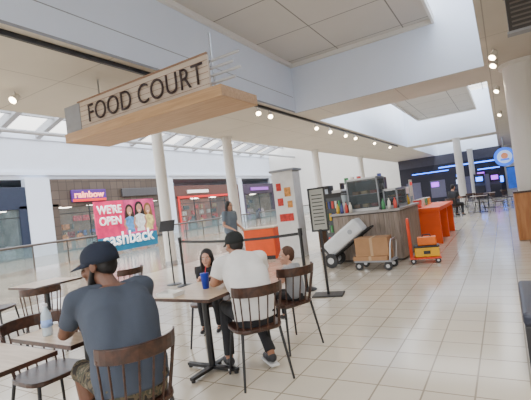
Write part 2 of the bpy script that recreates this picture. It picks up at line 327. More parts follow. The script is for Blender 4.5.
def railing(y0,y1,x=-16.6):
    e=thing("glass_railing","glass balustrade with steel handrail beside the mall walkway","railing",(x,y0,0),group="mall glass balustrades"); w=y1-y0
    G().box((0,w/2,.52),(.02,w-.1,.85)).obj("glass_panel",mat("railing_glass",(.3,.42,.44),.05,alpha=.25,var=.01),e)
    G().cyl((0,0,1.02),(0,w,1.02),.05).obj("handrail",mat("dark_rail",(.12,.1,.09),.35,metal=.5),e)
    n=max(1,int(w/1.5))
    for k in range(n+1): G().cyl((0,k*w/n,0),(0,k*w/n,1.02),.03).obj("post",mat("dark_rail"),e)
railing(3,12); railing(16.5,26); railing(26.6,36)
# ------------------------------------------------------------------ furniture
def make_chair(loc,rz,label="dark wooden spindle-back dining chair with black metal legs"):
    e=thing("dining_chair",label,"chair",loc,rz,group="food court dining chairs")
    g=G(); n=10; 
    pts=[]
    for i in range(24):
        a=2*math.pi*i/24; k=.6; pts.append((.215*math.copysign(abs(math.cos(a))**k,math.cos(a))*(1.0-.05*math.sin(a)*-1),.205*math.copysign(abs(math.sin(a))**k,math.sin(a)),.435))
    g.prism(pts,(0,0,.03)); g.obj("seat",CHAIRW,e,.008)
    g=G()
    def arc(t,z,th): 
        a=math.radians(-78+156*t); return V((.225*math.sin(a),-.07-.19*math.cos(a)-(z-.45)*.16+th,z))
    N=14
    top=[arc(i/N,.83,-.011) for i in range(N+1)]; bot=[arc(i/N,.745,-.011) for i in range(N+1)]
    top2=[arc(i/N,.83,.011) for i in range(N+1)]; bot2=[arc(i/N,.745,.011) for i in range(N+1)]
    bm=g.bm; vs=[[bm.verts.new(p) for p in r] for r in (top,bot,bot2,top2)]
    for q in range(4):
        a,b=vs[q],vs[(q+1)%4]
        for i in range(N): bm.faces.new((a[i],a[i+1],b[i+1],b[i]))
    bm.faces.new([v[0] for v in vs]); bm.faces.new([v[-1] for v in vs][::-1])
    g.obj("backrest",CHAIRW,e,.006)
    for k in range(8):
        t=.04+.92*k/7; p1=arc(t,.77,0); p0=arc(t,.455,0); p0.x*=.86; p0.y=p0.y*.86
        G().cyl(p0,p1,.0065,.0065,8).obj("spindle",CHAIRW,e)
    for sx in (-1,1):
        for sy in (-1,1):
            g=G(); g.cyl((.165*sx,.155*sy,.436),(.215*sx,.215*sy,0),.013,.010,10); g.obj("leg",BLACK,e)
    g=G(); g.bb(-.15,.15,-.15,.15,.42,.434); g.obj("seat_bracket",BLACK,e)
    return e
ch0=make_chair((-1.96,1.53,0),math.radians(68.8))
dup(ch0,(-1.97,2.86,0),math.radians(52.3))
dup(ch0,(-2.03,3.6,0),math.radians(66))
dup(ch0,(-2.98,3.52,0),math.radians(200))
dup(ch0,(-2.95,1.62,0),math.radians(-90),"empty dark spindle-back chair tucked under a table")
for x,y,r in [(-5.0,2.75,60),(-5.75,3.95,190),(-6.45,2.9,-60),(-4.75,3.75,95)]:
    dup(ch0,(x,y,0),math.radians(r),"empty dark spindle-back chair beside an unused table")
for x,y,r in [(-1.8,19.7,60),(-.3,19.8,-80),(-1.1,20.9,180),(-1.6,22.8,20),(.1,23,-70)]:
    dup(ch0,(x,y,0),math.radians(r),"dark chair at a table farther along the walkway")
def make_table(loc,rz,label="square pale wood-top cafe table on black cross base"):
    e=thing("cafe_table",label,"table",loc,rz,group="food court cafe tables")
    G().box((0,0,.735),(.68,.68,.028)).obj("tabletop",LIGHTW,e,.004)
    g=G()
    for a,b,c,d in [(-.342,0,.006,.69),(.342,0,.006,.69),(0,-.342,.678,.006),(0,.342,.678,.006)]: g.box((a,b,.735),(c,d,.026))
    g.obj("edge_band",CHAIRW,e)
    g=G(); g.cyl((0,0,.03),(0,0,.72),.032,n=20); g.box((0,0,.712),(.34,.05,.015)); g.box((0,0,.712),(.05,.34,.015)); g.obj("pedestal",BLACK,e)
    g=G()
    for k in range(4):
        a=k*math.pi/2; d=V((math.cos(a),math.sin(a),0)); s=V((-d.y,d.x,0))
        g.prism([d*.02+s*.03+V((0,0,.02)),d*.29+s*.02+V((0,0,.02)),d*.29-s*.02+V((0,0,.02)),d*.02-s*.03+V((0,0,.02))],(0,0,.025)); g.cyl(d*.27,d*.27+V((0,0,.02)),.02)
    g.obj("cross_foot",BLACK,e); return e
tb0=make_table((-2.5,2.86,0),0)
dup(tb0,(-2.72,1.02,0)); dup(tb0,(-2.70,1.78,0)); dup(tb0,(-5.75,3.25,0)); dup(tb0,(-1.05,20,0)); dup(tb0,(-.8,22.9,0))
e=thing("water_bottle","clear plastic water bottle with blue label on the table","bottle",(-2.79,1.55,.749))
def lathe(prof,n=20):
    g=G(); L=[[g.bm.verts.new((r*math.cos(2*math.pi*i/n),r*math.sin(2*math.pi*i/n),z)) for i in range(n)] for r,z in prof]
    for a,b in zip(L,L[1:]):
        for i in range(n): g.bm.faces.new((a[i],a[(i+1)%n],b[(i+1)%n],b[i]))
    g.bm.faces.new(L[0][::-1]); g.bm.faces.new(L[-1]); return g
lathe([(.03,0),(.033,.01),(.032,.08),(.034,.12),(.03,.15),(.013,.185),(.013,.2)]).obj("bottle_body",mat("bottle_plastic",(.6,.7,.76),.1,alpha=.75),e,smooth=True)
lathe([(.0345,.06),(.0345,.11)]).obj("bottle_label",mat("blue_label",(.3,.45,.8),.4),e,smooth=True)
lathe([(.015,.198),(.015,.218)]).obj("bottle_cap",mat("white_cap",(.8,.8,.83),.4),e)
e=thing("drink_cup","blue paper drink cup with straw on the table","cup",(-2.50,2.90,.749))
lathe([(.03,0),(.042,.14),(.044,.145)]).obj("cup_body",mat("blue_cup",(.01,.04,.4),.4),e,smooth=True)
G().cyl((0,0,.1),(.02,.01,.21),.004).obj("straw",mat("red_straw",(.7,.05,.05),.4),e)
e=thing("food_tray","small white paper food tray on the table","food tray",(-2.68,2.62,.749))
g=G(); g.box((0,0,.004),(.2,.14,.008)); 
for a,b,c,d in [(-.1,0,.006,.15),(.1,0,.006,.15),(0,-.07,.194,.006),(0,.07,.194,.006)]: g.box((a,b,.02),(c,d,.035))
g.obj("tray",mat("paper_white",(.75,.73,.69),.7),e)
# ------------------------------------------------------------------ queue barrier and sign stand
def stanchion(x,y,h=1.0):
    e=thing("stanchion","black retractable belt post with flat foot","queue barrier",(x,y,0),group="queue belt posts")
    G().cyl((0,0,.03),(0,0,h),.028,n=16).obj("post",BLACK,e)
    lathe([(.16,0),(.165,.012),(.14,.03),(.03,.045)]).obj("base",BLACK,e,smooth=True)
    G().cyl((0,0,h-.1),(0,0,h+.02),.036,n=16).obj("belt_head",BLACK,e)
stanchion(-2.95,5.9); stanchion(-5.9,6.2)
p0=V((-2.95,5.9,.93)); p1=V((-5.9,6.2,.93))
g=G(); rows=[[],[]]
for k in range(13):
    t=k/12; p=p0.lerp(p1,.013+t*.974); p.z-=.05*4*t*(1-t); rows[0].append(p+V((0,0,.024))); rows[1].append(p-V((0,0,.024)))
g.strip(rows); o=g.obj("barrier_belt",BLACK); m=o.modifiers.new("s",'SOLIDIFY'); m.thickness=.004
tag(o,"black fabric queue belt stretched between two posts","barrier belt")
e=thing("menu_stand","tall black framed menu board on flat steel foot","sign stand",(-2.45,5.6,0),math.radians(12))
g=G(); g.box((0,0,.5),(.035,.035,1)); g.obj("post",BLACK,e)
g=G()
for a in [(-.12,0,.025,.66),(.12,0,.025,.66)]: g.box((a[0],0,1.3),(a[2],.03,a[3]))
g.box((0,0,1.62),(.265,.03,.025)); g.box((0,0,.98),(.265,.03,.025)); g.obj("frame",BLACK,e)
G().box((0,0,1.3),(.22,.012,.62)).obj("menu_sheet",mat("menu_sheet",(.36,.36,.32),.5),e)
g=G(); g.box((0,0,.01),(.46,.3,.02)); g.obj("base",BLACK,e,.005)
g=G()
for k in range(9): g.box((-.0,-.008,1.52-k*.055),(.16,.002,.014))
g.obj("menu_print",DARKM,e)
e=thing("notice_stand","thin black floor post with tilted notice panel","sign stand",(-6.35,6.35,0),math.radians(20))
G().cyl((0,0,.01),(0,0,1.2),.015).obj("post",BLACK,e); lathe([(.16,0),(.16,.015),(.02,.03)]).obj("base",BLACK,e)
G().box((0,-.02,1.28),(.34,.02,.26),rx=-.5).obj("notice_panel",DARKM,e,.005)
# ------------------------------------------------------------------ kiosk
e=thing("kiosk_counter","grey wood-slat food kiosk counter with pale worktop","counter",(-2.62,9.4,0))
KW=1.4
g=G(); g.box((0,0,.52),(KW,2.0,1.0)); g.obj("counter_body",mat("kiosk_core",(.1,.09,.08),.7),e)
g=G()
for k in range(14): g.box((-.65+k*.1,-1.012,.53),(.096,.03,.96))
for k in range(20): g.box((KW/2+.012,-.95+k*.1,.53),(.03,.096,.96)); g.box((-KW/2-.012,-.95+k*.1,.53),(.03,.096,.96))
g.obj("slat_cladding",GREYW,e,.001)
G().box((0,0,1.055),(KW+.12,2.14,.05)).obj("worktop",mat("grey_worktop",(.36,.34,.33),.35),e,.006)
def display_case(loc,sx,sy,h,label,shelves=(.5,)):
    e=thing("display_case",label,"display case",loc)
    G().box((0,0,.03),(sx,sy,.06)).obj("base",STEEL,e); G().box((0,0,h-.02),(sx,sy,.04)).obj("lid",STEEL,e)
    for a in (-1,1):
        for b in (-1,1): G().box((a*(sx/2-.015),b*(sy/2-.015),h/2),(.03,.03,h)).obj("corner_post",GREYP,e)
    G().box((0,-sy/2+.01,h/2),(sx-.05,.006,h-.1)).obj("glass_panel",mat("dark_case_glass",(.12,.15,.17),.05,alpha=.35,var=.01),e); G().box((sx/2-.01,0,h/2),(.006,sy-.05,h-.1)).obj("glass_panel",mat("dark_case_glass"),e)
    G().box((0,sy/2-.02,h/2),(sx-.05,.02,h-.1)).obj("back_panel",mat("case_dark",(.03,.035,.04),.3),e)
    for zz in shelves: G().box((0,0,h*zz),(sx-.05,sy-.06,.012)).obj("shelf",STEEL,e)
    for zz in [0.06/h+.02]+list(shelves):
        for q in range(3): G().box((-sx*.28+q*sx*.28,-.05,h*zz+.04),(sx*.2,sy*.4,h*.1)).obj("displayed_food",mat("pastry_%d"%(q%3),[(.45,.2,.07),(.6,.42,.18),(.4,.06,.04)][q%3],.7,var=.5,scale=20),e,.01)
    G().box((-sx/2+.02,0,h/2),(.02,sy-.06,h-.1)).obj("side_panel",mat("case_dark"),e)
display_case((-2.66,8.85,1.08),.7,.6,.72,"large dark glass and steel display warmer on the kiosk counter")
display_case((-2.1,9.1,1.08),.3,.9,.42,"low glass sneeze guard case on the kiosk counter")
e=thing("espresso_machine","black and steel coffee machine on the kiosk counter","coffee machine",(-2.9,9.65,1.08))
G().box((0,0,.3),(.5,.4,.6)).obj("machine_body",DARKM,e,.02); g=G(); g.box((0,-.22,.08),(.45,.14,.03)); g.box((0,-.2,.36),(.46,.06,.12)); g.obj("front_panel",STEEL,e,.005)
for x in (-.12,.12): G().cyl((x,-.23,.3),(x,-.23,.2),.02).obj("spout",STEEL,e)
cols=[(.75,.1,.08),(.85,.8,.7),(.1,.35,.15),(.8,.5,.05),(.08,.1,.3)]
def jar(x,y,z,c,k):
    e=thing("syrup_bottle","small coloured bottle standing on the kiosk counter","bottle",(x,y,z),group="kiosk counter bottles")
    lathe([(.035,0),(.037,.1),(.03,.16),(.012,.19),(.012,.23)],12).obj("bottle_body",mat("jar_%d"%k,c,.25),e,smooth=True); lathe([(.015,.225),(.015,.25)],10).obj("bottle_cap",DARKM,e)
k=0
for x,y in [(-1.98,8.48),(-2.1,8.47),(-2.22,8.46),(-3.22,8.44),(-3.12,8.42),(-3.02,8.44),(-2.92,8.42),(-2.1,9.75),(-2.0,9.9),(-2.05,10.05),(-2.2,10.15),(-2.15,9.9)]:
    jar(x,y,1.08,cols[k%5],k%5); k+=1
def cups(x,y,z,n=6):
    e=thing("cup_stack","stack of white paper cups on the counter","paper cups",(x,y,z),group="paper cup stacks")
    pr=[]; 
    for i in range(n): pr+= [(.035,.02*i+.0),(.042,.02*i+.018)]
    pr+=[(.042,.02*n+.08)]; lathe(pr,14).obj("cups",mat("paper_white"),e)
cups(-2.3,9.8,1.08); cups(-2.45,10.0,1.08,9); cups(-3.0,10.1,1.08,4); cups(-2.4,9.66,1.08,8); cups(-3.1,8.58,1.08,7)
e=thing("blender","black countertop blender with clear jug","blender",(-3.16,8.8,1.08))
lathe([(.08,0),(.09,.02),(.07,.16)]).obj("base",DARKM,e); lathe([(.055,.16),(.08,.38),(.08,.4)]).obj("jug",mat("bottle_plastic"),e,smooth=True); lathe([(.082,.4),(.06,.43)]).obj("lid",DARKM,e)
e=thing("menu_board","white printed menu panel on two slim posts","menu board",(-2.0,10.3,1.08))
for y in (-.1,.1): G().cyl((0,y,0),(0,y,.5),.012).obj("post",STEEL,e)
G().box((.02,0,.38),(.02,.3,.4)).obj("panel",mat("paper_white"),e); G().box((.032,0,.48),(.004,.24,.08)).obj("printed_band",mat("red_sign"),e)
e=thing("kiosk_counter","dark kiosk back counter crowded with drink machines","counter",(-4.0,11.2,0))
G().box((0,0,.5),(1.1,2.0,1)).obj("counter_body",mat("brown_kiosk",(.1,.05,.025),.6),e,.01); G().box((0,0,1.02),(1.18,2.1,.05)).obj("worktop",mat("grey_worktop"),e)
def machine(x,y,z,sx,sy,h,c,label):
    e=thing("drink_dispenser",label,"drink machine",(x,y,z)); G().box((0,0,h/2),(sx,sy,h)).obj("machine_body",c,e,.02)
    G().box((0,-sy/2-.006,h*.7),(sx*.8,.012,h*.35)).obj("front_panel",mat("lit_panel",(.3,.34,.4),.4,emit=.4,var=.6,scale=9),e)
    for t in (-.25,0,.25): G().cyl((sx*t,-sy/2-.03,h*.45),(sx*t,-sy/2-.03,h*.35),.015).obj("tap",STEEL,e)
    G().box((0,-sy/2-.04,.03),(sx*.8,.07,.03)).obj("drip_tray",STEEL,e)
machine(-4.3,10.5,1.045,.35,.36,.75,DARKM,"black drinks dispenser on the rear counter")
machine(-3.9,10.5,1.045,.33,.36,.6,STEEL,"steel drinks dispenser on the rear counter")
machine(-3.58,10.5,1.045,.24,.36,.5,mat("red_machine",(.3,.03,.02),.4),"red slush drink machine on the rear counter")
machine(-3.23,9.15,1.08,.18,.3,.5,DARKM,"slim black drinks dispenser on the kiosk counter")
for j,(x,y) in enumerate([(-4.3,11.0),(-4.1,11.0),(-3.9,11.1),(-3.6,11.0)]): jar(x,y,1.045,cols[j],j)
e=thing("drinks_fridge","tall black glass-door drinks fridge beside the kiosk counter","fridge",(-3.75,9.75,0))
G().box((0,.03,.78),(.56,.5,1.56)).obj("fridge_body",DARKM,e,.015)
G().box((0,-.235,.8),(.48,.01,1.3)).obj("glass_door",mat("fridge_glass",(.08,.09,.1),.1,emit=.1),e)
for r in range(4):
    for q in range(5): G().cyl((-.18+q*.09,-.25,.28+r*.3),(-.18+q*.09,-.25,.46+r*.3),.03,n=10).obj("drink_can",mat("jar_%d"%((q+r)%5)),e)
e=thing("register_counter","orange laminate counter with pale top","counter",(-5.95,9.55,0),math.radians(8))
G().box((0,0,.42),(.9,.55,.84)).obj("counter_body",ORANGE,e,.01); G().box((0,0,.86),(.98,.62,.04)).obj("worktop",LIGHTW,e,.005); G().box((0,-.28,.05),(.86,.02,.1)).obj("plinth",BLACK,e)
e=thing("white_booth","slim tall white booth panel with small red and orange notices","booth",(-5.02,9.6,0),math.radians(4))
G().box((0,0,1.15),(.6,.5,2.3)).obj("booth_body",mat("booth_white",(.82,.81,.8),.6),e,.01)
for i,(p,s) in enumerate([((-.14,-.255,1.9),(.14,.01,.2)),((.1,-.255,1.75),(.18,.01,.24)),((-.13,-.255,1.5),(.16,.01,.2)),((.14,-.255,1.42),(.14,.01,.18))]): G().box(p,s).obj("notice",[mat("notice_red",(.6,.05,.04),.7,var=.4,scale=12),mat("notice_orange",(.7,.3,.08),.7,var=.5,scale=12)][i%2],e)
G().box((0,-.257,1.08),(.4,.012,.2)).obj("poster",mat("notice_red"),e)
G().box((0,0,2.33),(.7,.6,.06)).obj("top_trim",GREYP,e)
e=thing("shelf_rack","dark open shelving rack holding packaged goods","shelf",(-3.9,12.7,0))
g=G(); 
for z in (.3,.9,1.4,1.85): g.box((0,0,z),(1.4,.35,.03))
for x in (-.7,.7): g.box((x,0,.95),(.04,.35,1.9))
g.obj("frame",CHAIRW,e)
for j,c in enumerate(cols):
    for q in range(5):
        if (q*3+j)%2==0: G().box((-.6+.25*q+.04*j,-.02,[1.0,1.5,1.95][(q+j)%3]),(.08,.2,.17)).obj("packaged_goods",mat("jar_%d"%j),e)
e=thing("orange_counter","long orange bar table on solid end legs","bar table",(-1.9,12.05,0))
G().box((0,0,.86),(.95,2.95,.1)).obj("tabletop",ORANGE,e,.01)
for y in (-1.38,0,1.38): G().box((0,y,.405),(.9,.1,.81)).obj("leg",ORANGE,e,.008)
G().box((-.3,0,.45),(.03,2.6,.7)).obj("back_panel",mat("grey_cab",(.3,.3,.31),.6),e)
e=thing("menu_board","white upright menu panels behind orange bar","menu board",(-2.6,11.95,0))
G().box((0,0,.75),(.25,2.4,1.5)).obj("panel",mat("booth_white"),e,.01)
for q in range(4): G().box((.13,-.8+.55*q,1.15),(.01,.4,.3)).obj("print",mat("teal_print"),e)
for q,c in enumerate(cols[:4]):
    e=thing("goods_carton","coloured goods carton standing on the orange bar","carton",(-2.05,11.2+.5*q,.91),group="cartons on the orange bar")
    G().box((0,0,.1),(.2,.25,.2)).obj("carton_body",mat("jar_%d"%q),e,.008); G().box((0,0,.203),(.19,.24,.012)).obj("carton_lid",mat("paper_white"),e)
# ------------------------------------------------------------------ cart, boxes, hand trucks
def wheel(parent,c,r,ax=(1,0,0),w=.03):
    c=V(c); ax=V(ax); g=G(); g.cyl(c-ax*w/2,c+ax*w/2,r,n=20); o=g.obj("wheel",DARKM,parent,.004)
    g=G(); g.cyl(c-ax*(w/2+.004),c+ax*(w/2+.004),r*.45,n=16); g.obj("wheel_hub",STEEL,o)
e=thing("platform_cart","flat steel platform cart with curved handle and wheels","cart",(-2.26,7.6,0),math.radians(-4))
G().box((0,0,.17),(.72,.42,.03)).obj("platform",GREYP,e,.005)
G().tube([(.33,-.18,.18),(.37,-.18,.5),(.37,-.13,.56),(.37,.13,.56),(.37,.18,.5),(.33,.18,.18)],.016).obj("handle",STEEL,e)
for x in (-.28,.28):
    for y in (-.17,.17): wheel(e,(x,y,.08),.08,(0,1,0))
CB=mat("cardboard",(.4,.22,.11),.85,var=.08); TAPE=mat("tape",(.5,.34,.2),.4)
def cbox(loc,s,rz,label):
    e=thing("cardboard_box",label,"box",loc,rz,group="cardboard boxes on cart"); G().box((0,0,s[2]/2),s).obj("carton",CB,e,.004)
    G().box((0,0,s[2]/2),(.05,s[1]+.004,s[2]+.003)).obj("tape",TAPE,e)
cbox((-2.3,7.59,.188),(.66,.4,.08),-.05,"flat brown cardboard carton lying on the cart")
cbox((-2.27,7.59,.272),(.62,.38,.34),.03,"large plain brown cardboard carton on the cart")
e=thing("hand_truck","bulky white slab-like box on hand truck with black wheels","hand truck",(-2.95,8.0,0),0)
TA=math.radians(55)
R3=Matrix.Rotation(TA,3,'Y')
def tp(x,y,z): return V((-.34,0,.29))+R3@V((x,y,z))
def obox(g,c,s): g.box(tp(*c),s,ry=TA); return g
obox(G(),(-.07,0,.44),(.32,.4,.92)).obj("white_panel",mat("white_plastic",(.74,.76,.78),.4),e,.06)
G().cyl(tp(-.06,-.202,.66),tp(-.06,-.208,.66),.05,n=20).obj("round_cap",mat("pale_grey_plastic",(.4,.43,.47),.4),e)
for y in (-.17,.17): G().tube([tp(.11,y,-.12),tp(.11,y,1.0)],.018).obj("frame_rail",DARKM,e)
G().tube([tp(.11,-.17,1.0),tp(.11,.17,1.0)],.018).obj("cross_bar",DARKM,e)
obox(G(),(.0,0,-.06),(.42,.36,.02)).obj("toe_plate",STEEL,e)
for y in (-.22,.22): wheel(e,(-.3,y,.15),.15,(0,1,0),.06)
for y in (-.17,.17): G().tube([(.30,y,.0),(.30,y,.62)],.014).obj("prop_leg",BLACK,e)
YEL=mat("yellow_plastic",(.85,.45,.01),.4); RED=mat("red_paint",(.75,.06,.015),.4)
e=thing("hand_truck","red hand truck with upright handle carrying yellow crates","hand truck",(-1.46,8.15,0),math.radians(10))
G().tube([(-.25,-.16,.1),(-.25,-.16,.78),(-.25,-.1,.85),(-.25,.1,.85),(-.25,.16,.78),(-.25,.16,.1)],.026).obj("handle_frame",RED,e)
for z in (.5,.68): G().box((-.25,0,z),(.02,.3,.05)).obj("cross_slat",RED,e)
G().box((0,0,.1),(.56,.36,.03)).obj("platform",RED,e,.005)
for x in (-.22,.22):
    for y in (-.15,.15): wheel(e,(x,y,.05),.05,(0,1,0))
e=thing("storage_crate","yellow plastic crate with black lid on red hand truck","crate",(-1.42,8.15,.118),math.radians(10))
G().box((0,0,.09),(.44,.3,.18)).obj("crate_body",YEL,e,.02); G().box((0,0,.195),(.46,.32,.03)).obj("lid",DARKM,e,.008); G().box((0,-.155,.09),(.12,.01,.06)).obj("handle",DARKM,e)
e=thing("tool_box","orange tool box with black handle on the yellow crate","tool box",(-1.4,8.15,.33),math.radians(10))
G().box((0,0,.08),(.34,.2,.16)).obj("box_body",mat("orange_plastic",(.85,.18,.015),.4),e,.02); G().tube([(-.08,0,.155),(-.06,0,.2),(.06,0,.2),(.08,0,.155)],.01).obj("carry_handle",DARKM,e)
e=thing("bench","low dark navy upholstered bench","bench",(.31,3.95,0))
G().box((0,0,.40),(.62,1.1,.1)).obj("cushion",mat("navy_vinyl",(.02,.025,.045),.4),e,.03); G().box((0,0,.175),(.6,1.06,.35)).obj("bench_body",DARKM,e,.01)
# ------------------------------------------------------------------ far end
FARD=mat("far_dark",(.02,.02,.035),.6); BLUE=mat("blue_neon",(.03,.18,1),.5,emit=7); PURP=mat("purple_neon",(.4,.06,.9),.5,emit=3)
e=thing("storefront","dark entertainment venue front with glowing blue light bands","shop front",(-4,38,0))
G().box((0,0,1.6),(8.2,.4,3.2)).obj("facade",FARD,e)
G().box((0,0,3.6),(8.2,.42,.8)).obj("fascia",mat("slate_fascia",(.07,.07,.1),.6),e)
for x,z,w_,h_ in [(1.5,2.9,4.5,.09),(-1.5,2.6,3,.07),(3.0,2.3,1.6,.08),(.6,1.5,.08,1.2),(3.6,1.3,.7,.5)]: G().box((x,-.25,z),(w_,.05,h_)).obj("neon_band",BLUE,e)
for x,z,w_,h_ in [(2.4,1.9,.5,.3),(-1.2,1.5,.6,.4)]: G().box((x,-.26,z),(w_,.05,h_)).obj("purple_neon",PURP,e)
for x in (-3,-1,1.4,3): G().box((x,-.22,1.1),(1.2,.04,1.5)).obj("window_pane",mat("far_window",(.1,.1,.16),.3,emit=.3),e)
e=thing("lit_wall_panel","softly lit blue panel on the wall below the round sign","wall panel",(1.3,37.93,1.3))
G().box((0,0,0),(2.1,.1,1.7)).obj("panel_face",mat("blue_lit_panel",(.02,.1,.5),.5,emit=.8,var=.3,scale=2),e,.01); G().box((0,-.02,.88),(2.16,.14,.06)).obj("panel_trim",FARD,e)
for i,(x,y) in enumerate([(-1.6,34),(-.6,34.5),(-2.9,33.5)]):
    e=thing("arcade_cabinet","tall dark arcade cabinet with glowing coloured screen","arcade machine",(x,y,0),group="arcade cabinets")
    G().prism([(-.35,0,0),(-.35,.8,0),(-.35,.8,1.9),(-.35,.1,1.9),(-.35,.2,1.2),(-.35,0,1.0)],(.7,0,0)).obj("cabinet_body",FARD,e,.01)
    G().box((0,.135,1.5),(.45,.03,.32),rx=.14).obj("screen",[BLUE,PURP,mat("pale_screen",(.5,.6,.9),.5,emit=2)][i],e)
e=thing("round_sign","round glowing sign mostly blue with small pale emblem","sign",(.18,30,2.72))
G().cyl((0,.05,0),(0,-.05,0),.6,n=40).obj("sign_ring",mat("blue_ring",(.02,.12,.7),.5,emit=1.6),e)
G().cyl((0,-.05,0),(0,-.07,0),.42,n=40).obj("sign_face",mat("pale_blue_face",(.45,.6,.9),.5,emit=.8),e)
G().cyl((0,-.07,.06),(0,-.085,.06),.2,n=24).obj("emblem",mat("emblem_orange",(.8,.3,.15),.5,emit=.4),e)
G().box((0,-.08,-.18),(.5,.02,.1)).obj("name_bar",mat("blue_ring"),e)
G().cyl((0,0,.58),(0,0,1.28),.03).obj("hanger_rod",STEEL,e)
# ------------------------------------------------------------------ PEOPLE
def remeshed(g,voxel,sm=6,disp=0,seed=0,dscale=7):
    me=g.mesh("tmp",None); o=bpy.data.objects.new("tmp",me); COL.objects.link(o)
    m=o.modifiers.new("r",'REMESH'); m.mode='VOXEL'; m.voxel_size=voxel; m.use_smooth_shade=True
    s=o.modifiers.new("s",'SMOOTH'); s.factor=.5; s.iterations=sm
    dg=bpy.context.evaluated_depsgraph_get(); dg.update(); me2=bpy.data.meshes.new_from_object(o.evaluated_get(dg)); bpy.data.objects.remove(o)
    if disp:
        nn=[v.normal.copy() for v in me2.vertices]
        for v,n in zip(me2.vertices,nn):
            p=v.co*dscale+V((seed*3.1,seed,0)); p.z*=.6; v.co+=n*disp*(noise.noise(p)+.35*noise.noise(p*1.9))
    for p in me2.polygons: p.use_smooth=True
    return me2
def hand(g,w,d,n,side,s,curl=.5):
    d=d.normalized(); l=d.cross(n).normalized(); n=l.cross(d).normalized()
    rot=Matrix((l,d,n)).transposed()
    g.sph(w+d*.045*s,(.040*s,.055*s,.016*s),rot,12); g.cap(w,.024*s,w+d*.03*s,.022*s,10)
    for k,(off,L) in enumerate(zip((-.030,-.010,.011,.030),(.062,.074,.068,.054))):
        b=w+d*(.085-.006*abs(k-1.3))*s+l*off*s*side; dd=(d*1+l*off*side*2.0).normalized(); r=.0088*s; seg=L*s/3*1.15; p=b-d*.02*s
        ang=curl*.5
        for q in range(3):
            dir2=(dd*math.cos(ang)-n*math.sin(ang)); p2=p+dir2*(seg+(.02*s if q==0 else 0)); g.cap(p,r,p2,r*.92,8); p=p2; r*=.93; ang+=curl*.8
    p=w+d*.02*s-l*.025*s*side; dd=(d*.65-l*.75*side-n*.25).normalized()
    p2=p+dd*.04*s; g.cap(p,.013*s,p2,.010*s,8); g.cap(p2,.010*s,p2+(dd*.6+d*.6).normalized()*.03*s,.0085*s,8)
def person(label,loc,rz,J,skin,shirt,pants,hair,shoe,s=1,bulk=1.,head_yaw=0,head_pitch=0,hairstyle='short',cap=None,beard=None,shorts=False,tank=False,voxel=.006,group=None,headscale=1.,palm=V((0,0,1)),curl=.5,glasses=False,sleeve=.7,armb=None):
    e=thing("person",label,"person",loc,rz)
    j={k:V(v)*1.0 for k,v in J.items()}
    b=bulk; ab=armb or b**.5
    X=V((1,0,0))
    def frames(seq):
        out=[]
        for i,(c,rx,ry) in enumerate(seq):
            c=V(c); t=(V(seq[min(i+1,len(seq)-1)][0])-V(seq[max(i-1,0)][0])).normalized(); y=t.cross(X).normalized(); x=y.cross(t).normalized()
            out.append((c,rx,ry,x,y))
        return out
    pel,wai,che,nb,hd=j['pelvis'],j['waist'],j['chest'],j['neck'],j['head']
    shc=(j['sh_r']+j['sh_l'])/2
    def torso(g,o,bot=True):
        seq=[(pel-V((0,0,.09*s)),.13*b*s+o,.10*b*s+o),(pel,.165*b*s+o,.125*b*s+o),(pel.lerp(wai,.6),.16*b*s+o,.12*b*s+o),(wai,.152*b*s+o,.118*b*s+o),(wai.lerp(che,.5),.165*b*s+o,.12*b*s+o),(che,.175*b*s+o,.12*b*s+o),(che.lerp(shc,.6),.17*b*s+o,.10*b*s+o),(shc+(nb-shc)*.3+V((0,0,.02*s)),.12*b*s+o,.075*s+o),(nb,.06*s+o,.06*s+o)]
        g.loft(frames(seq),24)
    g=G(); torso(g,-.014*s)
    g.cap(nb-V((0,0,.02*s)),.058*s,hd+V((0,-.01*s,-.05*s)),.05*s,14)
    for sd,n in ((1,'r'),(-1,'l')):
        sh,el,wr=j['sh_'+n],j['el_'+n],j['wr_'+n]; hp,kn,an=j['hip_'+n],j['kn_'+n],j['an_'+n]
        g.cap(shc.lerp(sh,.4),.055*s,sh,.052*s*ab); g.cap(sh,.050*s*ab,el,.037*s*ab); g.cap(el,.038*s*ab,el.lerp(wr,.35),.038*s*ab); g.cap(el.lerp(wr,.35),.038*s*ab,wr,.024*s)
        pn=palm; d=(wr-el).normalized()
        hand(g,wr,d,pn,sd,s,curl)
        g.cap(hp,.075*s*b,kn,.050*s); g.cap(kn,.052*s,kn.lerp(an,.35),.050*s); g.cap(kn.lerp(an,.35),.050*s,an,.034*s)
        fd=V((0,1,0))
        g.cap(an-V((0,0,.03*s)),.036*s,an+fd*.13*s-V((0,0,.05*s)),.026*s)
    hs=s*headscale; HR=(Matrix.Rotation(head_yaw,3,'Z')@Matrix.Rotation(head_pitch,3,'X'))
    def H(x,y,z): return hd+HR@(V((x,y,z))*hs)
    g.sph(H(0,-.008,.025),(.074*hs,.093*hs,.092*hs),HR,20); g.sph(H(0,.022,-.035),(.060*hs,.068*hs,.078*hs),HR,16); g.sph(H(0,.066,-.092),(.026*hs,.022*hs,.02*hs),HR,12)
    g.sph(H(0,.05,-.07),(.045*hs,.035*hs,.035*hs),HR,12)
    for q in (-1,1):
        g.sph(H(.078*q,-.005,-.008),(.009*hs,.02*hs,.031*hs),HR,10); g.sph(H(.035*q,.068,-.03),(.025*hs,.02*hs,.022*hs),HR,10); g.sph(H(.03*q,.083,.022),(.026*hs,.012*hs,.008*hs),HR,10)
    g.cap(H(0,.088,.012),.009*hs,H(0,.104,-.022),.012*hs,10); g.sph(H(0,.098,-.026),(.018*hs,.012*hs,.009*hs),HR,10)
    g.sph(H(0,.086,-.055),(.025*hs,.009*hs,.006*hs),HR,10); g.sph(H(0,.084,-.066),(.021*hs,.009*hs,.007*hs),HR,10)
    me=remeshed(g,voxel*.8,3); me.name="body"; me.materials.append(skin); body=mkobj("body",me,e)
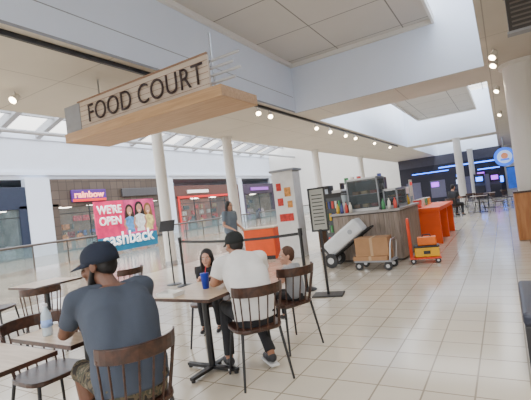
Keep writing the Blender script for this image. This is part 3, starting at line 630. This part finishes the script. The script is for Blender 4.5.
    for q in (-1,1):
        ey=G().sph(H(.031*q,.082,.004),(.013*hs,.009*hs,.0075*hs),HR,12).obj("eye",mat("eye_white",(.8,.78,.75),.3),e,smooth=True)
        G().sph(H(.031*q,.090,.004),(.006*hs,.003*hs,.006*hs),HR,10).obj("iris",mat("iris_dark",(.03,.015,.01),.2),ey,smooth=True)
        G().cap(H(.016*q,.096,.022),.003*hs,H(.046*q,.088,.026),.0025*hs,8).obj("eyebrow",hair,e)
    G().sph(H(0,.0905,-.0605),(.023*hs,.006*hs,.0035*hs),HR,12).obj("mouth",mat("lip_tone",(.25,.08,.07),.5),e,smooth=True)
    g=G()
    if hairstyle=='short':
        g.sph(H(0,-.020,.036),(.082*hs,.094*hs,.094*hs),HR,18); g.sph(H(0,-.045,-.0),(.076*hs,.065*hs,.08*hs),HR,14)
    elif hairstyle=='long':
        g.sph(H(0,-.018,.036),(.086*hs,.096*hs,.096*hs),HR,18); g.sph(H(0,-.05,-.03),(.088*hs,.065*hs,.11*hs),HR,14); g.sph(H(0,-.065,-.13),(.085*hs,.045*hs,.11*hs),HR,14)
        for q in (-1,1): g.cap(H(.075*q,.0,.03),.022*hs,H(.085*q,.0,-.15),.022*hs,10)
    elif hairstyle=='buzz':
        g.sph(H(0,-.013,.026),(.0755*hs,.0925*hs,.092*hs),HR,18); g.sph(H(0,-.04,-.015),(.067*hs,.055*hs,.06*hs),HR,14)
    me=remeshed(g,.007*s,3,.004*s,1,25); me.name="hair"; me.materials.append(hair); mkobj("hair",me,e)
    if beard:
        g=G(); g.sph(H(0,.045,-.085),(.05*hs,.045*hs,.032*hs),HR,12)
        for q in (-1,1): g.cap(H(.066*q,.01,-.02),.012*hs,H(.045*q,.045,-.08),.02*hs,10)
        me=remeshed(g,.006,3,.003,2,40); me.name="beard"; me.materials.append(hair); mkobj("beard",me,e)
    if glasses:
        g=G()
        for q in (-1,1):
            pts=[H(.033*q+.021*math.cos(a*math.pi/6),.101,.004+.016*math.sin(a*math.pi/6)) for a in range(13)]; g.tube(pts,.002*hs,6); g.tube([H(.054*q,.1,.008),H(.08*q,.0,.008)],.002*hs,6)
        g.tube([H(-.012,.103,.008),H(.012,.103,.008)],.002*hs,6); g.obj("glasses",BLACK,e)
    if cap:
        g=G(); n=28; rows=[]
        for i in range(9):
            ph=i/8*math.pi/2; rr=math.cos(ph)**.75 if i<8 else 0.02; zz=.030+.088*math.sin(ph)
            rows.append([H(.085*rr*math.cos(2*math.pi*k/n),-.012+.102*rr*math.sin(2*math.pi*k/n),zz) for k in range(n+1)])
        rows.insert(0,[H(.085*math.cos(2*math.pi*k/n),-.012+.102*math.sin(2*math.pi*k/n),.006-.010*math.sin(2*math.pi*k/n)*-1) for k in range(n+1)])
        g.strip(rows); bmesh.ops.remove_doubles(g.bm,verts=g.bm.verts,dist=.0005); c=g.obj("cap",cap,e,smooth=True); m=c.modifiers.new("s",'SOLIDIFY'); m.thickness=.005*s
        g=G(); rr_=[]
        for q in range(4):
            row=[]
            for k in range(15):
                a=math.radians(15+150*k/14); u=math.sin((a-math.radians(15))/math.radians(150)*math.pi)**.6; t=q/3
                row.append(H(.084*math.cos(a)*(1-.05*t),-.012+.1*math.sin(a)+.078*u*t,.020-.02*t+.010*math.sin(a)-.0))
            rr_.append(row)
        g.strip(rr_); c2=g.obj("brim",cap,c,smooth=True); m=c2.modifiers.new("s",'SOLIDIFY'); m.thickness=.004*s
        G().sph(H(0,-.012,.119),(.007*hs,.007*hs,.004*hs),HR,8).obj("button",cap,c)
    g=G(); o=.010*s
    seq=[(pel-V((0,-.0,.05*s)),.172*b*s+o,.132*b*s+o),(pel.lerp(wai,.35),.18*b*s+o,.138*b*s+o),(wai,.172*b*s+o,.13*b*s+o),(wai.lerp(che,.5),.18*b*s+o,.13*b*s+o),(che,.188*b*s+o,.125*b*s+o),(che.lerp(shc,.6),.178*b*s+o,.108*b*s+o),(shc+(nb-shc)*.25+V((0,0,.02*s)),.125*b*s+o,.08*s+o),(nb-V((0,0,.012*s)),.062*s+o,.062*s+o)]
    g.loft(frames(seq),36)
    for n in 'rl':
        sh,el=j['sh_'+n],j['el_'+n]
        g.cap(shc.lerp(sh,.35),.07*s,sh,(.064 if not tank else .05)*s*ab+.004*s,20)
        if not tank: g.cap(sh,.068*s*ab,sh.lerp(el,sleeve*.5),.062*s*ab,20); g.cyl(sh.lerp(el,sleeve*.5),sh.lerp(el,sleeve),.062*s*ab,.060*s*ab,20)
    me=remeshed(g,voxel,12,.02*s,3,6.5/s); me.name="shirt"; me.materials.append(shirt); mkobj("shirt",me,e)
    g=G(); seq=[(pel-V((0,0,.10*s)),.15*b*s+o,.115*b*s+o),(pel,.172*b*s+o*.5,.132*b*s+o*.5),(pel.lerp(wai,.4),.160*b*s,.122*b*s)]
    g.loft(frames(seq),24)
    for n in 'rl':
        hp,kn,an=j['hip_'+n],j['kn_'+n],j['an_'+n]
        g.cap(hp,.088*s*b,kn.lerp(hp,.12),.064*s,16)
        if shorts: g.cyl(kn.lerp(hp,.2),kn.lerp(hp,-.02),.066*s,.07*s,16)
        else: g.cap(kn,.062*s,kn.lerp(an,.4),.058*s); g.cyl(kn.lerp(an,.3),kn.lerp(an,.96),.058*s,.05*s,16)
    me=remeshed(g,voxel,6,.006*s,5,10/s); me.name="trousers"; me.materials.append(pants); mkobj("trousers",me,e)
    for n in 'rl':
        an=j['an_'+n]; fd=V((0,1,0))
        g=G(); g.cap(an-V((0,.02*s,.035*s)),.040*s,an+fd*.05*s-V((0,0,.045*s)),.042*s,12); g.cap(an+fd*.04*s-V((0,0,.05*s)),.042*s,an+fd*.145*s-V((0,0,.058*s)),.032*s,12)
        me=remeshed(g,voxel,3); me.name="shoe"; me.materials.append(shoe); sh_=mkobj("shoe",me,e)
        p=an+V((0,.055*s,-.09*s)); G().box(p,(.085*s,.26*s,.02*s)).obj("sole",mat("sole_white",(.7,.7,.7),.6),sh_,.008)
    return e
SK_D=mat("skin_brown",(.16,.07,.04),.5,var=.08,scale=20); SK_M=mat("skin_tan",(.36,.17,.1),.5,var=.06,scale=20); SK_L=mat("skin_light",(.55,.3,.21),.5,var=.06,scale=20)
HBLK=mat("hair_black",(.012,.01,.01),.6,var=.3,scale=60); HBRN=mat("hair_brown",(.07,.028,.014),.6,var=.3,scale=60)
SHB=mat("shirt_slate_blue",(.055,.066,.09),.9,bump=.12,scale=10); SHW=mat("shirt_white",(.7,.68,.66),.9,bump=.12,scale=10); SHG=mat("shirt_grey",(.3,.31,.33),.9,scale=14); SHT=mat("shirt_blue_grey",(.16,.2,.25),.9)
PBLK=mat("trousers_black",(.02,.02,.024),.85); CAPN=mat("cap_navy",(.009,.014,.03),.85,bump=.1,scale=80); CAPB=mat("cap_black",(.012,.014,.014),.85); SHOE=mat("shoe_black",(.03,.03,.035),.5); CAMO=camo("camouflage_cloth")
def seated(lean=.12,s=1,**kw):
    z0=.45
    def q(x,y,z): return (x*s,y*s,z0+(z-z0)*s)
    J=dict(pelvis=q(0,-.04,.57),waist=q(0,-.03+lean*.2,.74),chest=q(0,-.02+lean*.6,.93),neck=q(0,lean*1.05,1.13),head=q(0,lean*1.45+.03,1.27),
     sh_r=q(.19,lean*.85,1.05),sh_l=q(-.19,lean*.85,1.05),el_r=q(.24,.1+lean,.80),el_l=q(-.24,.1+lean,.80),wr_r=q(.14,.33+lean,.80),wr_l=q(-.14,.33+lean,.80),
     hip_r=q(.095,0,.55),hip_l=q(-.095,0,.55),kn_r=q(.13,.42,.55),kn_l=q(-.13,.42,.55),an_r=q(.14,.36,.12),an_l=q(-.14,.36,.12))
    for k,v in kw.items(): J[k]=q(*v)
    return J
J=seated(.2,1,sh_r=(.205,.19,1.03),sh_l=(-.205,.19,1.03),el_r=(.25,.36,.83),el_l=(-.26,.33,.83),wr_r=(.12,.52,.82),wr_l=(-.16,.55,.80),kn_r=(.17,.42,.56),kn_l=(-.17,.42,.56),head=(-.03,.27,1.215),neck=(0,.19,1.09))
person("man in slate tee, navy cap and camouflage shorts, seated leaning forward",(-1.96,1.53,0),math.radians(68.8),J,SK_D,SHB,CAMO,HBLK,SHOE,1,bulk=1.14,head_yaw=.8,head_pitch=-.2,hairstyle='buzz',cap=CAPN,beard=True,shorts=True,voxel=.007,headscale=1.17,sleeve=.72,curl=.7,armb=.98)
J=seated(.18,1,pelvis=(0,-.02,.56),chest=(0,.10,.87),sh_r=(.195,.2,.975),sh_l=(-.195,.2,.975),el_l=(-.26,.24,.82),wr_l=(-.11,.43,.80),el_r=(.25,.26,.82),wr_r=(.12,.46,.80),an_r=(.16,.12,.12),an_l=(-.18,.30,.12),head=(0,.32,1.13),neck=(0,.23,1.03))
person("man in white tee, black trousers and dark cap seated at table",(-1.97,2.87,0),math.radians(54),J,SK_M,SHW,PBLK,HBLK,SHOE,1,bulk=1.02,head_yaw=.25,head_pitch=-.2,hairstyle='buzz',cap=CAPB,voxel=.007,curl=.5)
J=seated(.05,.56,el_r=(.22,.08,.84),wr_r=(.12,.3,.95),el_l=(-.22,.08,.84),wr_l=(-.12,.3,.95),an_r=(.12,.42,.12),an_l=(-.12,.42,.12))
person("small brown-haired child in grey sleeveless top seated on dining chair",(-1.96,3.64,0),math.radians(80),J,SK_L,SHG,PBLK,HBRN,SHOE,.56,head_yaw=.9,headscale=1.42,tank=True,voxel=.006)
J=seated(.08,.62,el_r=(.22,.08,.84),wr_r=(.12,.3,.95),el_l=(-.22,.08,.84),wr_l=(-.12,.3,.95))
person("young girl with long dark hair in black top behind table",(-2.94,3.52,0),math.radians(205),J,SK_L,PBLK,PBLK,HBLK,SHOE,.62,hairstyle='long',headscale=1.3,voxel=.006)
St=dict(pelvis=(0,0,.95),waist=(0,0,1.08),chest=(0,.01,1.25),neck=(0,0,1.43),head=(0,.02,1.56),sh_r=(.16,0,1.37),sh_l=(-.16,0,1.37),el_r=(.21,-.02,1.1),el_l=(-.21,-.02,1.1),wr_r=(.16,.2,1.0),wr_l=(-.16,.2,1.0),
 hip_r=(.085,0,.9),hip_l=(-.085,0,.9),kn_r=(.1,.02,.5),kn_l=(-.1,.02,.5),an_r=(.1,-.02,.1),an_l=(-.1,-.02,.1))
person("woman with dark hair and glasses in blue grey top, standing",(-5.93,8.08,0),math.radians(-100),St,SK_L,SHT,PBLK,HBLK,SHOE,1,bulk=.9,hairstyle='long',glasses=True,voxel=.01,curl=.4)
person("person in dark clothes seated far along the walkway",(-1.95,18.6,0),math.radians(-30),seated(.05,1),SK_M,PBLK,PBLK,HBLK,SHOE,1,voxel=.014)
dup(ch0,(-1.95,18.6,0),math.radians(-30),"dark chair with a seated customer along the walkway")
# ------------------------------------------------------------------ lighting
w=bpy.data.worlds.new("world"); bpy.context.scene.world=w; w.use_nodes=True
nt=w.node_tree; bg=nt.nodes["Background"]
tc=nt.nodes.new("ShaderNodeTexCoord"); sp=nt.nodes.new("ShaderNodeSeparateXYZ"); nt.links.new(tc.outputs["Generated"],sp.inputs[0])
mr=nt.nodes.new("ShaderNodeMapRange"); mr.inputs[1].default_value=0; mr.inputs[2].default_value=.5; mr.inputs[3].default_value=.8; mr.inputs[4].default_value=7.8; nt.links.new(sp.outputs[2],mr.inputs[0]); nt.links.new(mr.outputs[0],bg.inputs[1])
rp=nt.nodes.new("ShaderNodeValToRGB"); rp.color_ramp.elements[0].color=(1,.92,.8,1); rp.color_ramp.elements[1].color=(.84,.91,1,1); rp.color_ramp.elements[1].position=.5; nt.links.new(sp.outputs[2],rp.inputs[0]); nt.links.new(rp.outputs[0],bg.inputs[0])
def spot(x,y,z,e,size=1.2):
    l=bpy.data.lights.new("ceiling_lamp",'SPOT'); l.energy=e; l.spot_size=2.0; l.spot_blend=.8; l.color=(1,.84,.62); l.shadow_soft_size=.15; o=bpy.data.objects.new("ceiling_lamp",l); COL.objects.link(o); o.location=(x,y,z)
for y in (2,9.5,13,19): spot(-5.3,y,3.7,170)
for y in (4,11,18): spot(.3,y,3.7,190)
